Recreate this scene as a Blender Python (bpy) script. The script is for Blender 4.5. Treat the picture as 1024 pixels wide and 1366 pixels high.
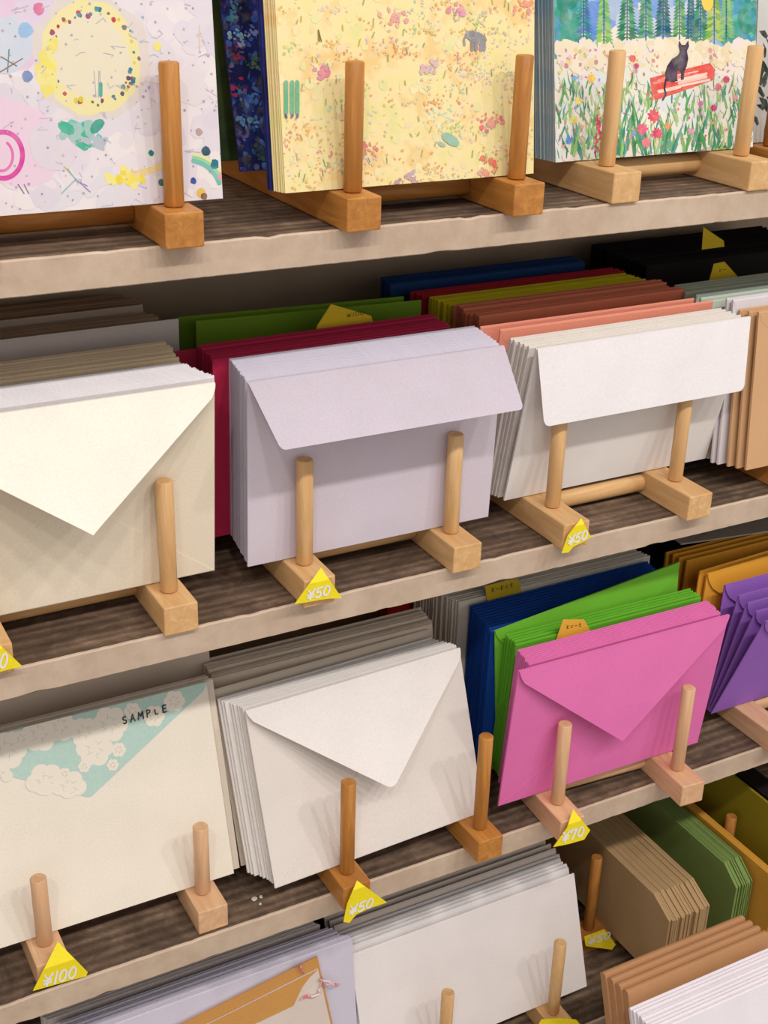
import bpy, bmesh, math, random
from mathutils import Vector, Matrix
for o in list(bpy.data.objects): bpy.data.objects.remove(o)
random.seed(7)
SC = bpy.context.scene
COL = SC.collection

# ------------------------------------------------------------------ camera
CAMZ = 1.35                                   # lens height above the floor
F = 1757.0                                    # focal length in pixels of a 1024 x 1366 frame
PITCH, YAW, ROLL = math.radians(25.0), math.radians(29.04), math.radians(-1.743)
C0 = Vector((0, -0.6, CAMZ))
fw = Vector((math.sin(YAW)*math.cos(PITCH), math.cos(YAW)*math.cos(PITCH), -math.sin(PITCH)))
rt = Vector((math.cos(YAW), -math.sin(YAW), 0)); dn = fw.cross(rt)
r2 = rt*math.cos(ROLL) + dn*math.sin(ROLL); d2 = -rt*math.sin(ROLL) + dn*math.cos(ROLL)
cd = bpy.data.cameras.new('camera'); cam = bpy.data.objects.new('camera', cd); COL.objects.link(cam)
cd.sensor_fit = 'VERTICAL'; cd.sensor_height = 36; cd.sensor_width = 27; cd.lens = F/1366*36
cd.clip_start = 0.01
cam.matrix_world = Matrix(((r2.x, -d2.x, -fw.x, C0.x), (r2.y, -d2.y, -fw.y, C0.y), (r2.z, -d2.z, -fw.z, C0.z), (0, 0, 0, 1)))
SC.camera = cam

# ------------------------------------------------------------------ light
w = bpy.data.worlds.new('world'); SC.world = w; w.use_nodes = True
bg = w.node_tree.nodes['Background']; bg.inputs[0].default_value = (1.0, 0.95, 0.91, 1); bg.inputs[1].default_value = 0.76
for i, (lx, ly, e) in enumerate([(-0.75, -1.45, 7.2), (-0.15, -1.45, 7.8), (0.45, -1.45, 7.8), (1.05, -1.45, 8.4), (1.7, -1.45, 9.5)]):
    ld = bpy.data.lights.new('ceiling_spot', 'AREA'); ld.shape = 'DISK'; ld.size = 0.11; ld.energy = e; ld.color = (1.0, 0.94, 0.88)
    lo = bpy.data.objects.new('ceiling_spot', ld); COL.objects.link(lo); lo.location = (lx, ly, CAMZ + 1.45)
    d = Vector((0.35, 0.05, CAMZ - 0.4)) - lo.location
    lo.rotation_euler = d.to_track_quat('-Z', 'Y').to_euler()
vs = SC.view_settings
vs.view_transform = 'Standard'; vs.look = 'None'; vs.gamma = 1; vs.exposure = -0.12; vs.use_curve_mapping = False

# ------------------------------------------------------------------ helpers
S1, S2, S3, S4 = [CAMZ + s for s in (-0.154, -0.3662, -0.5872, -0.81)]     # shelf tops
BH, BW, BL = 0.0176, 0.0195, 0.205                                        # stand feet: height, width, length

def ray(px, py):
    return r2*((px-512)/F) + d2*((py-683)/F) + fw
def onz(p, z): v = ray(*p); return C0 + v*((z-C0.z)/v.z)
def onx(p, x): v = ray(*p); return C0 + v*((x-C0.x)/v.x)
def ony(p, y): v = ray(*p); return C0 + v*((y-C0.y)/v.y)
def onplane(p, q, n): v = ray(*p); return C0 + v*((q-C0).dot(n)/v.dot(n))

def lin(c, a=1):
    r = []
    for v in c[:3]:
        v /= 255.0
        r.append(v/12.92 if v <= 0.04045 else ((v+0.055)/1.055)**2.4)
    return (*r, a)

def newmat(name):
    m = bpy.data.materials.new(name); m.use_nodes = True
    nt = m.node_tree; b = nt.nodes['Principled BSDF']
    return m, nt, b
def N(nt, t, **k):
    n = nt.nodes.new(t)
    for a, v in k.items():
        if a.startswith('i_'): n.inputs[a[2:].replace('_', ' ')].default_value = v
        else: setattr(n, a, v)
    return n
def ramp(nt, stops):
    r = nt.nodes.new('ShaderNodeValToRGB'); e = r.color_ramp.elements
    while len(e) < len(stops): e.new(0.5)
    for q, (p, c) in zip(e, stops): q.position = p; q.color = c
    return r
def mapped(nt, scale, coord='Object'):
    tc = N(nt, 'ShaderNodeTexCoord'); mp = N(nt, 'ShaderNodeMapping'); mp.inputs['Scale'].default_value = scale
    nt.links.new(tc.outputs[coord], mp.inputs['Vector']); return mp.outputs['Vector']

PM = {}
def paper(rgb, rough=0.75):
    k = (rgb, rough)
    if k in PM: return PM[k]
    m, nt, b = newmat('paper_%d_%d_%d' % rgb)
    v = mapped(nt, (1, 1, 1))
    n = N(nt, 'ShaderNodeTexNoise', i_Scale=900.0, i_Detail=4.0); nt.links.new(v, n.inputs['Vector'])
    n2 = N(nt, 'ShaderNodeTexNoise', i_Scale=25.0, i_Detail=3.0); nt.links.new(v, n2.inputs['Vector'])
    c = lin(rgb); lo = tuple(x*0.9 for x in c[:3]) + (1,); hi = tuple(min(1, x*1.06) for x in c[:3]) + (1,)
    ad = N(nt, 'ShaderNodeMath', operation='MULTIPLY_ADD'); ad.inputs[1].default_value = 0.6; 
    nt.links.new(n.outputs['Fac'], ad.inputs[0])
    m2 = N(nt, 'ShaderNodeMath', operation='MULTIPLY'); m2.inputs[1].default_value = 0.4; nt.links.new(n2.outputs['Fac'], m2.inputs[0])
    nt.links.new(m2.outputs[0], ad.inputs[2])
    r = ramp(nt, [(0.3, lo), (0.7, hi)]); nt.links.new(ad.outputs[0], r.inputs[0]); nt.links.new(r.outputs[0], b.inputs['Base Color'])
    bp = N(nt, 'ShaderNodeBump', i_Strength=0.12, i_Distance=0.0003); nt.links.new(n.outputs['Fac'], bp.inputs['Height']); nt.links.new(bp.outputs[0], b.inputs['Normal'])
    b.inputs['Roughness'].default_value = rough; b.inputs['Specular IOR Level'].default_value = 0.25
    PM[k] = m; return m

WM = {}
def wood(kind, axis):
    k = (kind, axis)
    if k in WM: return WM[k]
    pal = {'maple': ((206, 160, 106), (234, 194, 142), (218, 174, 120)),
           'amber': ((166, 108, 48), (208, 146, 74), (186, 124, 58)),
           'beech': ((206, 160, 120), (232, 192, 150), (218, 174, 134))}[kind]
    m, nt, b = newmat('wood_%s_%s' % (kind, axis))
    sc = {'x': (6, 60, 60), 'y': (60, 6, 60), 'z': (60, 60, 6)}[axis]
    v = mapped(nt, sc)
    oi = N(nt, 'ShaderNodeObjectInfo'); va = N(nt, 'ShaderNodeVectorMath', operation='ADD'); nt.links.new(v, va.inputs[0])
    sv = N(nt, 'ShaderNodeVectorMath', operation='SCALE'); nt.links.new(oi.outputs['Random'], sv.inputs['Scale']); sv.inputs[0].default_value = (37, 11, 23); nt.links.new(sv.outputs[0], va.inputs[1])
    n = N(nt, 'ShaderNodeTexNoise', i_Scale=2.6, i_Detail=6.0, i_Roughness=0.65, i_Distortion=0.8); nt.links.new(va.outputs[0], n.inputs['Vector'])
    r = ramp(nt, [(0.3, lin(pal[0])), (0.5, lin(pal[2])), (0.7, lin(pal[1]))]); nt.links.new(n.outputs['Fac'], r.inputs[0])
    nt.links.new(r.outputs[0], b.inputs['Base Color'])
    bp = N(nt, 'ShaderNodeBump', i_Strength=0.15, i_Distance=0.0004); nt.links.new(n.outputs['Fac'], bp.inputs['Height']); nt.links.new(bp.outputs[0], b.inputs['Normal'])
    b.inputs['Roughness'].default_value = 0.5 if kind != 'amber' else 0.42; b.inputs['Specular IOR Level'].default_value = 0.35
    WM[k] = m; return m

def shelf_top_mat():
    m, nt, b = newmat('weathered_board')
    v = mapped(nt, (9, 48, 48))
    n = N(nt, 'ShaderNodeTexNoise', i_Scale=1.5, i_Detail=8.0, i_Roughness=0.7, i_Distortion=0.5); nt.links.new(v, n.inputs['Vector'])
    v2 = mapped(nt, (1, 1, 1))
    n2 = N(nt, 'ShaderNodeTexNoise', i_Scale=46.0, i_Detail=9.0, i_Roughness=0.75, i_Distortion=0.6); nt.links.new(v2, n2.inputs['Vector'])
    wv = N(nt, 'ShaderNodeTexWave', wave_type='BANDS', bands_direction='Y', i_Scale=38.0, i_Distortion=5.0, i_Detail=4.0, i_Detail_Scale=1.2); nt.links.new(mapped(nt, (0.05, 1, 1)), wv.inputs['Vector'])
    r = ramp(nt, [(0.32, lin((50, 39, 32))), (0.48, lin((92, 74, 60))), (0.58, lin((124, 102, 84))), (0.7, lin((168, 146, 124)))])
    a1 = N(nt, 'ShaderNodeMath', operation='MULTIPLY_ADD'); a1.inputs[1].default_value = 0.42; nt.links.new(n.outputs['Fac'], a1.inputs[0])
    a2 = N(nt, 'ShaderNodeMath', operation='MULTIPLY_ADD'); a2.inputs[1].default_value = 0.50; nt.links.new(n2.outputs['Fac'], a2.inputs[0]); nt.links.new(a2.outputs[0], a1.inputs[2])
    a3 = N(nt, 'ShaderNodeMath', operation='MULTIPLY'); a3.inputs[1].default_value = 0.09; nt.links.new(wv.outputs['Fac'], a3.inputs[0]); nt.links.new(a3.outputs[0], a2.inputs[2])
    nt.links.new(a1.outputs[0], r.inputs[0]); nt.links.new(r.outputs[0], b.inputs['Base Color'])
    bp = N(nt, 'ShaderNodeBump', i_Strength=0.7, i_Distance=0.0012); nt.links.new(a1.outputs[0], bp.inputs['Height']); nt.links.new(bp.outputs[0], b.inputs['Normal'])
    b.inputs['Roughness'].default_value = 0.7; return m
def paint_mat():
    m, nt, b = newmat('beige_paint')
    v = mapped(nt, (1, 1, 1))
    n = N(nt, 'ShaderNodeTexNoise', i_Scale=30.0, i_Detail=6.0, i_Roughness=0.7); nt.links.new(v, n.inputs['Vector'])
    r = ramp(nt, [(0.3, lin((186, 162, 140))), (0.6, lin((206, 184, 162))), (0.8, lin((214, 196, 178)))]); nt.links.new(n.outputs['Fac'], r.inputs[0]); nt.links.new(r.outputs[0], b.inputs['Base Color'])
    n3 = N(nt, 'ShaderNodeTexNoise', i_Scale=140.0, i_Detail=4.0); nt.links.new(v, n3.inputs['Vector'])
    bp = N(nt, 'ShaderNodeBump', i_Strength=0.25, i_Distance=0.001); nt.links.new(n3.outputs['Fac'], bp.inputs['Height']); nt.links.new(bp.outputs[0], b.inputs['Normal'])
    b.inputs['Roughness'].default_value = 0.55; return m
def plain(name, rgb, rough=0.7):
    m, nt, b = newmat(name)
    v = mapped(nt, (1, 1, 1)); n = N(nt, 'ShaderNodeTexNoise', i_Scale=18.0, i_Detail=5.0); nt.links.new(v, n.inputs['Vector'])
    c = lin(rgb); r = ramp(nt, [(0.3, tuple(x*0.8 for x in c[:3])+(1,)), (0.7, c)]); nt.links.new(n.outputs['Fac'], r.inputs[0]); nt.links.new(r.outputs[0], b.inputs['Base Color'])
    b.inputs['Roughness'].default_value = rough; return m
def print_mat():
    m, nt, b = newmat('printed_ink')
    a = N(nt, 'ShaderNodeAttribute', attribute_name='Col')
    v = mapped(nt, (1, 1, 1)); n = N(nt, 'ShaderNodeTexNoise', i_Scale=160.0, i_Detail=4.0); nt.links.new(v, n.inputs['Vector'])
    mx = N(nt, 'ShaderNodeMix', data_type='RGBA', blend_type='MIX'); 
    mr = N(nt, 'ShaderNodeMapRange'); mr.inputs[1].default_value = 0.4; mr.inputs[2].default_value = 0.75; mr.inputs[3].default_value = 0.0; mr.inputs[4].default_value = 0.18
    nt.links.new(n.outputs['Fac'], mr.inputs[0]); nt.links.new(mr.outputs[0], mx.inputs[0]); nt.links.new(a.outputs['Color'], mx.inputs[6]); mx.inputs[7].default_value = (0.85, 0.82, 0.78, 1)
    nt.links.new(mx.outputs[2], b.inputs['Base Color']); b.inputs['Roughness'].default_value = 0.6; b.inputs['Specular IOR Level'].default_value = 0.3
    return m
def wash(name, stops, scale, rough=0.6, detail=5.0):
    m, nt, b = newmat(name)
    v = mapped(nt, (1, 1, 1)); n = N(nt, 'ShaderNodeTexNoise', i_Scale=scale, i_Detail=detail, i_Roughness=0.62); nt.links.new(v, n.inputs['Vector'])
    r = ramp(nt, [(p, lin(c)) for p, c in stops]); nt.links.new(n.outputs['Fac'], r.inputs[0]); nt.links.new(r.outputs[0], b.inputs['Base Color'])
    b.inputs['Roughness'].default_value = rough; b.inputs['Specular IOR Level'].default_value = 0.3; return m

def mk(name, verts, faces, mat, parent=None, smooth=False):
    me = bpy.data.meshes.new(name); me.from_pydata([tuple(v) for v in verts], [], faces); me.update()
    if mat: me.materials.append(mat)
    if smooth: me.polygons.foreach_set('use_smooth', [True]*len(me.polygons))
    o = bpy.data.objects.new(name, me); COL.objects.link(o)
    if parent: o.parent = parent
    return o
def inst(o, parent=None):
    c = o.copy(); COL.objects.link(c); c.parent = parent; return c
def tag(o, label, cat, group=None):
    o['label'] = label; o['category'] = cat
    if group: o['group'] = group
    return o
def empty(name, loc, rz=0.0):
    o = bpy.data.objects.new(name, None); COL.objects.link(o); o.location = loc; o.rotation_euler = (0, 0, rz); o.empty_display_size = 0.02; return o

def box(x0, x1, y0, y1, z0, z1, bev=0.0):
    bm = bmesh.new(); bmesh.ops.create_cube(bm, size=1)
    for v in bm.verts: v.co = Vector((x0 if v.co.x < 0 else x1, y0 if v.co.y < 0 else y1, z0 if v.co.z < 0 else z1))
    if bev: bmesh.ops.bevel(bm, geom=list(bm.edges), offset=bev, segments=2, profile=0.5, affect='EDGES')
    return bm
def bmobj(name, bm, mat, parent=None, smooth=False):
    me = bpy.data.meshes.new(name); bm.to_mesh(me); bm.free(); me.materials.append(mat)
    if smooth: me.polygons.foreach_set('use_smooth', [True]*len(me.polygons))
    o = bpy.data.objects.new(name, me); COL.objects.link(o)
    if parent: o.parent = parent
    return o
def rod(name, axis, r, L, mat, parent, bev=0.0007, seg=24):
    prof = [(0, 0), (r-bev, 0), (r, bev), (r, L-bev), (r-bev, L), (0, L)]
    V, Fc = [], []
    for pr, pz in prof[1:-1]:
        for k in range(seg):
            a = 2*math.pi*k/seg; V.append((pr*math.cos(a), pr*math.sin(a), pz))
    for j in range(3):
        for k in range(seg): Fc.append((j*seg+k, j*seg+(k+1) % seg, (j+1)*seg+(k+1) % seg, (j+1)*seg+k))
    Fc.append(tuple(range(seg))[::-1]); Fc.append(tuple(range(3*seg, 4*seg)))
    if axis == 'x': V = [(z, x, y) for x, y, z in V]
    o = mk(name, V, Fc, mat, parent, False)
    for p in o.data.polygons: p.use_smooth = len(p.vertices) == 4
    return o
def grid_sheet(name, rows, th, mat, parent=None):
    """rows of equally many points (front surface); thickness goes along +y"""
    n = len(rows[0]); V = [p for r in rows for p in r]; m = len(V)
    V2 = V + [(x, y+th, z) for x, y, z in V]; Fc = []
    R = len(rows)
    for i in range(R-1):
        for j in range(n-1):
            a, b_, c, d = i*n+j, i*n+j+1, (i+1)*n+j+1, (i+1)*n+j
            Fc.append((a, d, c, b_)); Fc.append((m+a, m+b_, m+c, m+d))
    rim = [j for j in range(n)] + [i*n+n-1 for i in range(1, R)] + [(R-1)*n+j for j in range(n-2, -1, -1)] + [i*n for i in range(R-2, 0, -1)]
    for q in range(len(rim)):
        a, b_ = rim[q], rim[(q+1) % len(rim)]; Fc.append((a, b_, m+b_, m+a))
    return mk(name, V2, Fc, mat, parent)
def prism(name, pts, th, mat, parent=None, y0=0.0):
    """flat outline in x,z facing -y, thickness th towards +y"""
    n = len(pts); V = [(x, y0, z) for x, z in pts] + [(x, y0+th, z) for x, z in pts]
    Fc = [tuple(range(n)), tuple(range(2*n-1, n-1, -1))] + [(i, n+i, n+(i+1) % n, (i+1) % n) for i in range(n)]
    return mk(name, V, Fc, mat, parent)

def ribbon(pts, wd):
    """polyline (2D) -> list of quads/discs for a handwritten stroke"""
    out = []
    for a, b_ in zip(pts[:-1], pts[1:]):
        dx, dy = b_[0]-a[0], b_[1]-a[1]; L = math.hypot(dx, dy) or 1e-9; nx, ny = -dy/L*wd/2, dx/L*wd/2
        out.append([(a[0]-nx, a[1]-ny), (b_[0]-nx, b_[1]-ny), (b_[0]+nx, b_[1]+ny), (a[0]+nx, a[1]+ny)])
    for p in pts: out.append([(p[0]+wd/2*math.cos(k*math.pi/4), p[1]+wd/2*math.sin(k*math.pi/4)) for k in range(8)])
    return out
def arc(cx, cy, rx, ry, a0, a1, n=12):
    return [(cx+rx*math.cos(math.radians(a0+(a1-a0)*i/n)), cy+ry*math.sin(math.radians(a0+(a1-a0)*i/n))) for i in range(n+1)]
G = {  # handwritten glyphs, unit box, y up
 'Y': [[(0, 1), (.4, .55), (.8, 1)], [(.4, .55), (.4, 0)], [(.05, .48), (.75, .48)], [(.05, .25), (.75, .25)]],
 '1': [[(.3, 1), (.25, 0)]],
 '0': [arc(.4, .5, .34, .48, 60, 420, 16)],
 '5': [[(.75, 1), (.2, .95), (.15, .55)] + arc(.38, .3, .33, .28, 110, -140, 10)],
 '7': [[(.05, .75), (.1, .95), (.75, .98), (.35, 0)]],
 'S': [arc(.4, .74, .28, .22, 30, 270, 8) + arc(.4, .26, .28, .24, 90, -150, 8)],
 'A': [[(.05, 0), (.4, 1), (.75, 0)], [(.2, .38), (.62, .38)]],
 'M': [[(.0, 0), (.1, 1), (.42, .4), (.75, 1), (.85, 0)]],
 'P': [[(.15, 0), (.15, 1)], [(.15, 1), (.6, .9), (.65, .6), (.15, .45)]],
 'L': [[(.15, .75), (.2, .1), (.6, .05)]],
 'E': [[(.65, 1), (.15, .98), (.15, .02), (.7, .03)], [(.15, .52), (.55, .52)]],
 '-': [[(.1, .5), (.6, .45)]], '.': [[(.2, .05), (.3, .1)]],
 'c': [[(.6, .7), (.2, .6), (.15, .2), (.6, .1)]], 'k': [[(.1, 1), (.15, 0)], [(.6, .8), (.15, .4), (.6, 0)]], 't': [[(.3, 1), (.3, .1), (.6, .05)], [(.05, .7), (.6, .72)]],
}
def writing(text, org, uvec, vvec, wd, adv=0.95):
    """strokes in picture coordinates -> polygons"""
    polys = []; x = 0.0
    for ch in text:
        if ch == ' ': x += 0.7; continue
        for st in G[ch]:
            p2 = [(org[0]+(x+a)*uvec[0]+b_*vvec[0], org[1]+(x+a)*uvec[1]+b_*vvec[1]) for a, b_ in st]
            polys += ribbon(p2, wd)
        x += adv*(0.62 if ch == '1' else 1)
    return polys

INK = print_mat()
class Art:
    """printed shapes lying on one sheet, in the sheet's own x,z"""
    def __init__(s): s.P = []
    def poly(s, pts, c): s.P.append((pts, lin(c)))
    def ell(s, x, z, rx, rz, c, rot=0.0, n=10, wob=0.0, rng=None):
        pts = []
        for k in range(n):
            a = 2*math.pi*k/n; q = 1 + (rng.uniform(-wob, wob) if rng else 0)
            u, v = rx*math.cos(a)*q, rz*math.sin(a)*q
            pts.append((x+u*math.cos(rot)-v*math.sin(rot), z+u*math.sin(rot)+v*math.cos(rot)))
        s.poly(pts, c)
    def line(s, pts, wd, c):
        for q in ribbon(pts, wd): s.poly(q, c)
    def blade(s, x, z, L, wd, ang, c, bend=0.0):
        dx, dz = math.sin(ang), math.cos(ang); px, pz = dz, -dx
        m = (x+dx*L*.5+px*bend*L, z+dz*L*.5+pz*bend*L); t = (x+dx*L, z+dz*L)
        s.poly([(x-px*wd*.3, z-pz*wd*.3), (x+px*wd*.3, z+pz*wd*.3), (m[0]+px*wd*.5, m[1]+pz*wd*.5), t, (m[0]-px*wd*.5, m[1]-pz*wd*.5)], c)
    def build(s, name, parent, W, H, y0=-0.0001, step=2e-7, shift=None):
        V, Fc, cols = [], [], []
        for k, (pts, c) in enumerate(s.P):
            pts = [(min(max(x, 0.0002), W-0.0002), min(max(z, 0.0002), H-0.0002)) for x, z in pts]
            ar = sum(pts[i][0]*pts[(i+1) % len(pts)][1]-pts[(i+1) % len(pts)][0]*pts[i][1] for i in range(len(pts)))
            if abs(ar) < 1e-9: continue
            if ar < 0: pts = pts[::-1]
            b0 = len(V); V += [(x, y0-step*k, z) for x, z in pts]; Fc.append(tuple(range(b0, b0+len(pts)))); cols += [c]*len(pts)
        o = mk(name, V, Fc, INK, parent)
        at = o.data.color_attributes.new('Col', 'FLOAT_COLOR', 'CORNER'); fl = [v for c in cols for v in c]; at.data.foreach_set('color', fl)
        return o
def sheet_uv(obj):
    """picture point -> the sheet's own (x, z)"""
    M = obj.matrix_world if False else Matrix.LocRotScale(obj.location, obj.rotation_euler, None)
    q, n = M @ Vector((0, 0, 0)), (M.to_3x3() @ Vector((0, -1, 0)))
    Mi = M.inverted()
    def f(px, py): p = Mi @ onplane((px, py), q, n); return (p.x, p.z)
    return f

# ------------------------------------------------------------------ the shelving unit
M_TOP, M_PAINT = shelf_top_mat(), paint_mat()
M_BACK = plain('dark_back_board', (204, 180, 152), 0.8)
X0, X1, YB = -0.28, 1.18, 0.235
M_FLOOR = plain('shop_floor', (120, 100, 84), 0.6)
fl = bmobj('floor', box(-2, 3, -2.2, 1.2, -0.02, 0), M_FLOOR); fl['kind'] = 'structure'
wl = bmobj('wall_back', box(-2, 3, YB+0.03, YB+0.08, 0, 2.6), plain('shop_wall', (190, 178, 162), 0.8)); wl['kind'] = 'structure'
unit = tag(empty('shelving_unit', (0, 0, 0)), 'wooden shelving unit with worn boards and chipped beige painted front edges', 'shelving')
bmobj('back_panel', box(X0, X1, YB-0.012, YB, 0.0, CAMZ+0.25), M_BACK, unit)
for sx in (X0-0.022, X1): bmobj('side_panel', box(sx, sx+0.022, -0.001, YB, 0.0, CAMZ+0.25, 0.001), M_PAINT, unit)
TH = 0.0176
def shelf(z, seed):
    rng = random.Random(seed)
    b_ = bmobj('shelf_board', box(X0, X1, 0.0, YB-0.012, z-TH, z), M_TOP, unit)
    n = 420; rows = [[], [], [], [], []]
    off = 0.0; chips = [(rng.uniform(X0, X1), rng.uniform(.002, .009), rng.uniform(.0003, .0013), rng.random() < .55) for _ in range(38)]
    V = []
    for i in range(n+1):
        x = X0 + (X1-X0)*i/n
        ct = rng.uniform(0, .00025); cb = rng.uniform(0, .0002)
        for cx, wd, dp, top in chips:
            k = max(0, 1-((x-cx)/wd)**2)
            if top: ct += dp*.8*k*rng.uniform(.5, 1)
            else: cb += dp*k*rng.uniform(.7, 1)
        zt, zb = z+0.0002-ct, z-TH-0.0003+cb; fy = -0.0016
        rows[0].append((x, 0.0, zt)); rows[1].append((x, fy+0.0006, zt-0.0001)); rows[2].append((x, fy, zt-0.0009)); rows[3].append((x, fy, zb+0.0008)); rows[4].append((x, 0.0, zb))
    V = [p for r in rows for p in r]; Fc = []
    for r in range(4):
        for i in range(n): a = r*(n+1)+i; Fc.append((a, a+n+1, a+n+2, a+1))
    e = mk('painted_edge', V, Fc, M_PAINT, b_)
    e['label'] = 'chipped beige painted front edge'
for k, z in enumerate((S1, S2, S3, S4)): shelf(z, 11+k)
cab = tag(bmobj('base_cabinet', box(X0, X1, -0.26, -0.004, 0.0, S4-0.03, 0.002), plain('cabinet_wood', (104, 82, 64), 0.6)), 'brown wooden base cabinet jutting out below the lowest shelf', 'cabinet')
bmobj('cabinet_top', box(X0-.002, X1+.002, -0.268, -0.004, S4-0.0295, S4-0.02, 0.001), M_TOP, cab)

# ------------------------------------------------------------------ wooden stands
def stand(label, z, xl, xr, yf, wd, tops=None, peg=0.07, rz=0.0, rod_y=0.05, blen=BL, pegs=(1, 1), pr=0.0048, group=None, peg_y=0.0205):
    t = tag(empty('wooden_stand', (xl, yf, z+.0003), rz), label, 'stand', group)
    sp = (xr-xl)
    for k, x in enumerate((0.0, sp)):
        f_ = bmobj('foot', box(x, x+BW, 0, blen, 0.0, BH-.0003, 0.0008), wood(wd, 'y'), t)
        if not pegs[k]: continue
        yy = peg_y
        L = peg
        if tops and tops[k]:
            P = Matrix.Translation((xl, yf, z)) @ Matrix.Rotation(rz, 4, 'Z') @ Vector((x+BW/2, yy, BH))
            L = ony(tops[k], P.y).z - z - BH - 0.0015
        p = rod('peg', 'z', pr, L, wood(wd, 'z'), t); p.location = (x+BW/2, yy, BH)
    r = rod('crossbar', 'x', 0.0062, sp-BW, wood(wd, 'x'), t); r.location = (BW, rod_y, 0.0086)
    return t
stand('amber wooden peg stand holding the pastel moon letter paper', S1, .105, .205, -.0115, 'amber', (None, (233, 78)), peg=.07, peg_y=.0135)
stand('amber wooden peg stand holding the yellow flower field paper', S1, .3006, .4004, -.0115, 'amber', ((466, 78), (693, 70)), peg_y=.0135)
stand('pale wooden peg stand holding the black cat letter paper', S1, .472, .5735, -.004, 'maple', ((827, 64), (1006, 58)))
stand('wooden peg stand holding the pale paper with dark green leaves', S1, .616, .716, .016, 'amber', None, peg=.07)
stand('pale wooden peg stand holding the cream envelopes', S2, .097, .1973, -.005, 'maple', (None, (218, 638)), peg=.066, peg_y=.0185)
stand('pale wooden peg stand holding the lavender envelopes', S2, .2785, .3766, -.009, 'maple', ((409, 609), (607, 576)))
stand('pale wooden peg stand holding the white square-flap envelopes', S2, .4548, .5546, -.011, 'maple', None, peg=.066, peg_y=.027)
stand('amber wooden peg stand under the tan kraft envelopes', S2, .646, .746, .004, 'amber', None, peg=.05, pegs=(0, 1))
stand('pale wooden peg stand with short pegs holding the floral sample envelope', S3, .112, .212, .0015, 'beech', ((60, 1166), (269, 1099)), peg_y=.0175)
stand('amber wooden peg stand holding the off-white envelopes', S3, .3016, .4026, -.019, 'amber', ((463, 1041), (640, 982)), rod_y=.07, peg_y=.0146)
stand('pinkish wooden peg stand holding the pink envelopes', S3, .4645, .5665, -.0255, 'beech', ((761, 961), (912, 917)), rz=math.radians(-3.5), blen=.215)
stand('pale wooden peg stand holding the purple envelopes', S3, .672, .772, -.012, 'beech', None, peg=.05, pegs=(0, 1), peg_y=.010)
stand('pale wooden peg stand holding the long white envelopes', S4, .394, .494, -.012, 'maple', ((597, 1322), (743, 1257)))

# ------------------------------------------------------------------ envelopes
def vflap(w_, dmax, sh=0.008, shx=0.0035, rtip=0.0, n=16):
    """half widths of a pointed flap at growing distance from its fold: round shoulders, straight sides, tip of radius rtip"""
    e = 0.0
    for _ in range(12):
        k = (w_/2-shx)/(dmax+e-sh); ph = math.atan(k); e = rtip/math.sin(ph)-rtip if rtip else 0.0
    qt = rtip/math.sin(ph)-rtip*math.sin(ph)-e if rtip else 0.0
    ds = [0, .15*sh, .35*sh, .6*sh, sh] + [sh+(dmax-qt-sh)*i/n for i in range(1, n+1)]
    rows = []
    for d in ds:
        hw = w_/2-shx*(d/sh)**1.7 if d <= sh else k*(dmax+e-d)
        rows.append((d, max(hw, 0.0002)))
    if rtip:
        for i in range(1, 9): q = qt*(1-math.sin(i/8*math.pi/2)); rows.append((dmax-q, max(.0002, math.sqrt(max(0, rtip**2-(rtip-q)**2)))))
    return rows
def trapflap(w_, dmax, inset, r=0.004, n=8):
    rows = []
    for i in range(n+1): d = (dmax-r)*i/n; rows.append((d, w_/2-inset*d/dmax))
    for a in (20, 40, 60, 75, 90): q = math.radians(a); rows.append((dmax-r+r*math.sin(q), w_/2-inset-r+r*math.cos(q)))
    return rows
def flap_mesh(w_, h_, rows, lift, y0=-0.0006, curl=0.0):
    """grid rows hinged along the top fold"""
    out = []; a = math.radians(lift)
    for d, hw in rows:
        y = y0 - d*math.sin(a) - curl*(d/0.07)**2; z = h_+0.0002 - d*math.cos(a)
        out.append([(w_/2-hw + 2*hw*j/6, y, z) for j in range(7)])
    return out
def env_mesh(name, w_, h_, t, flap_rows, mat):
    """one closed envelope: pocket with a rolled top fold and its flap pressed on the front"""
    V = []; Fc = []
    sec = [(0, 0), (0, h_-.0012), (t*.25, h_-.0003), (t*.5, h_), (t*.75, h_-.0003), (t, h_-.0012), (t, 0)]
    n = len(sec)
    for x in (0, w_): V += [(x, y, z) for y, z in sec]
    for i in range(n): Fc.append((i, n+i, n+(i+1) % n, (i+1) % n))
    Fc.append(tuple(range(n-1, -1, -1))); Fc.append(tuple(range(n, 2*n)))
    if flap_rows:
        b0 = len(V); m = len(flap_rows)
        for d, hw in flap_rows: V += [(w_/2-hw, -.00013, h_-.0012-d), (w_/2+hw, -.00013, h_-.0012-d), (w_/2-hw, 0.00002, h_-.0012-d), (w_/2+hw, 0.00002, h_-.0012-d)]
        for i in range(m-1):
            a = b0+4*i; Fc += [(a, a+4, a+5, a+1), (a, a+2, a+6, a+4), (a+1, a+5, a+7, a+3)]
        a = b0+4*(m-1); Fc += [(a, a+2, a+3, a+1)]; Fc += [(b0, b0+1, b0+3, b0+2)]
    me = bpy.data.meshes.new(name); me.from_pydata(V, [], Fc); me.update(); me.materials.append(mat)
    return me
def place(o, bl, yaw, lean, lift=0.0006):
    o.rotation_euler = (math.radians(lean), 0, math.radians(yaw)); o.location = (bl[0], bl[1], bl[2]+lift)
def up_vec(yaw, lean):
    return Matrix.Rotation(math.radians(yaw), 3, 'Z') @ Matrix.Rotation(math.radians(lean), 3, 'X') @ Vector((0, 0, 1))

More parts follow.
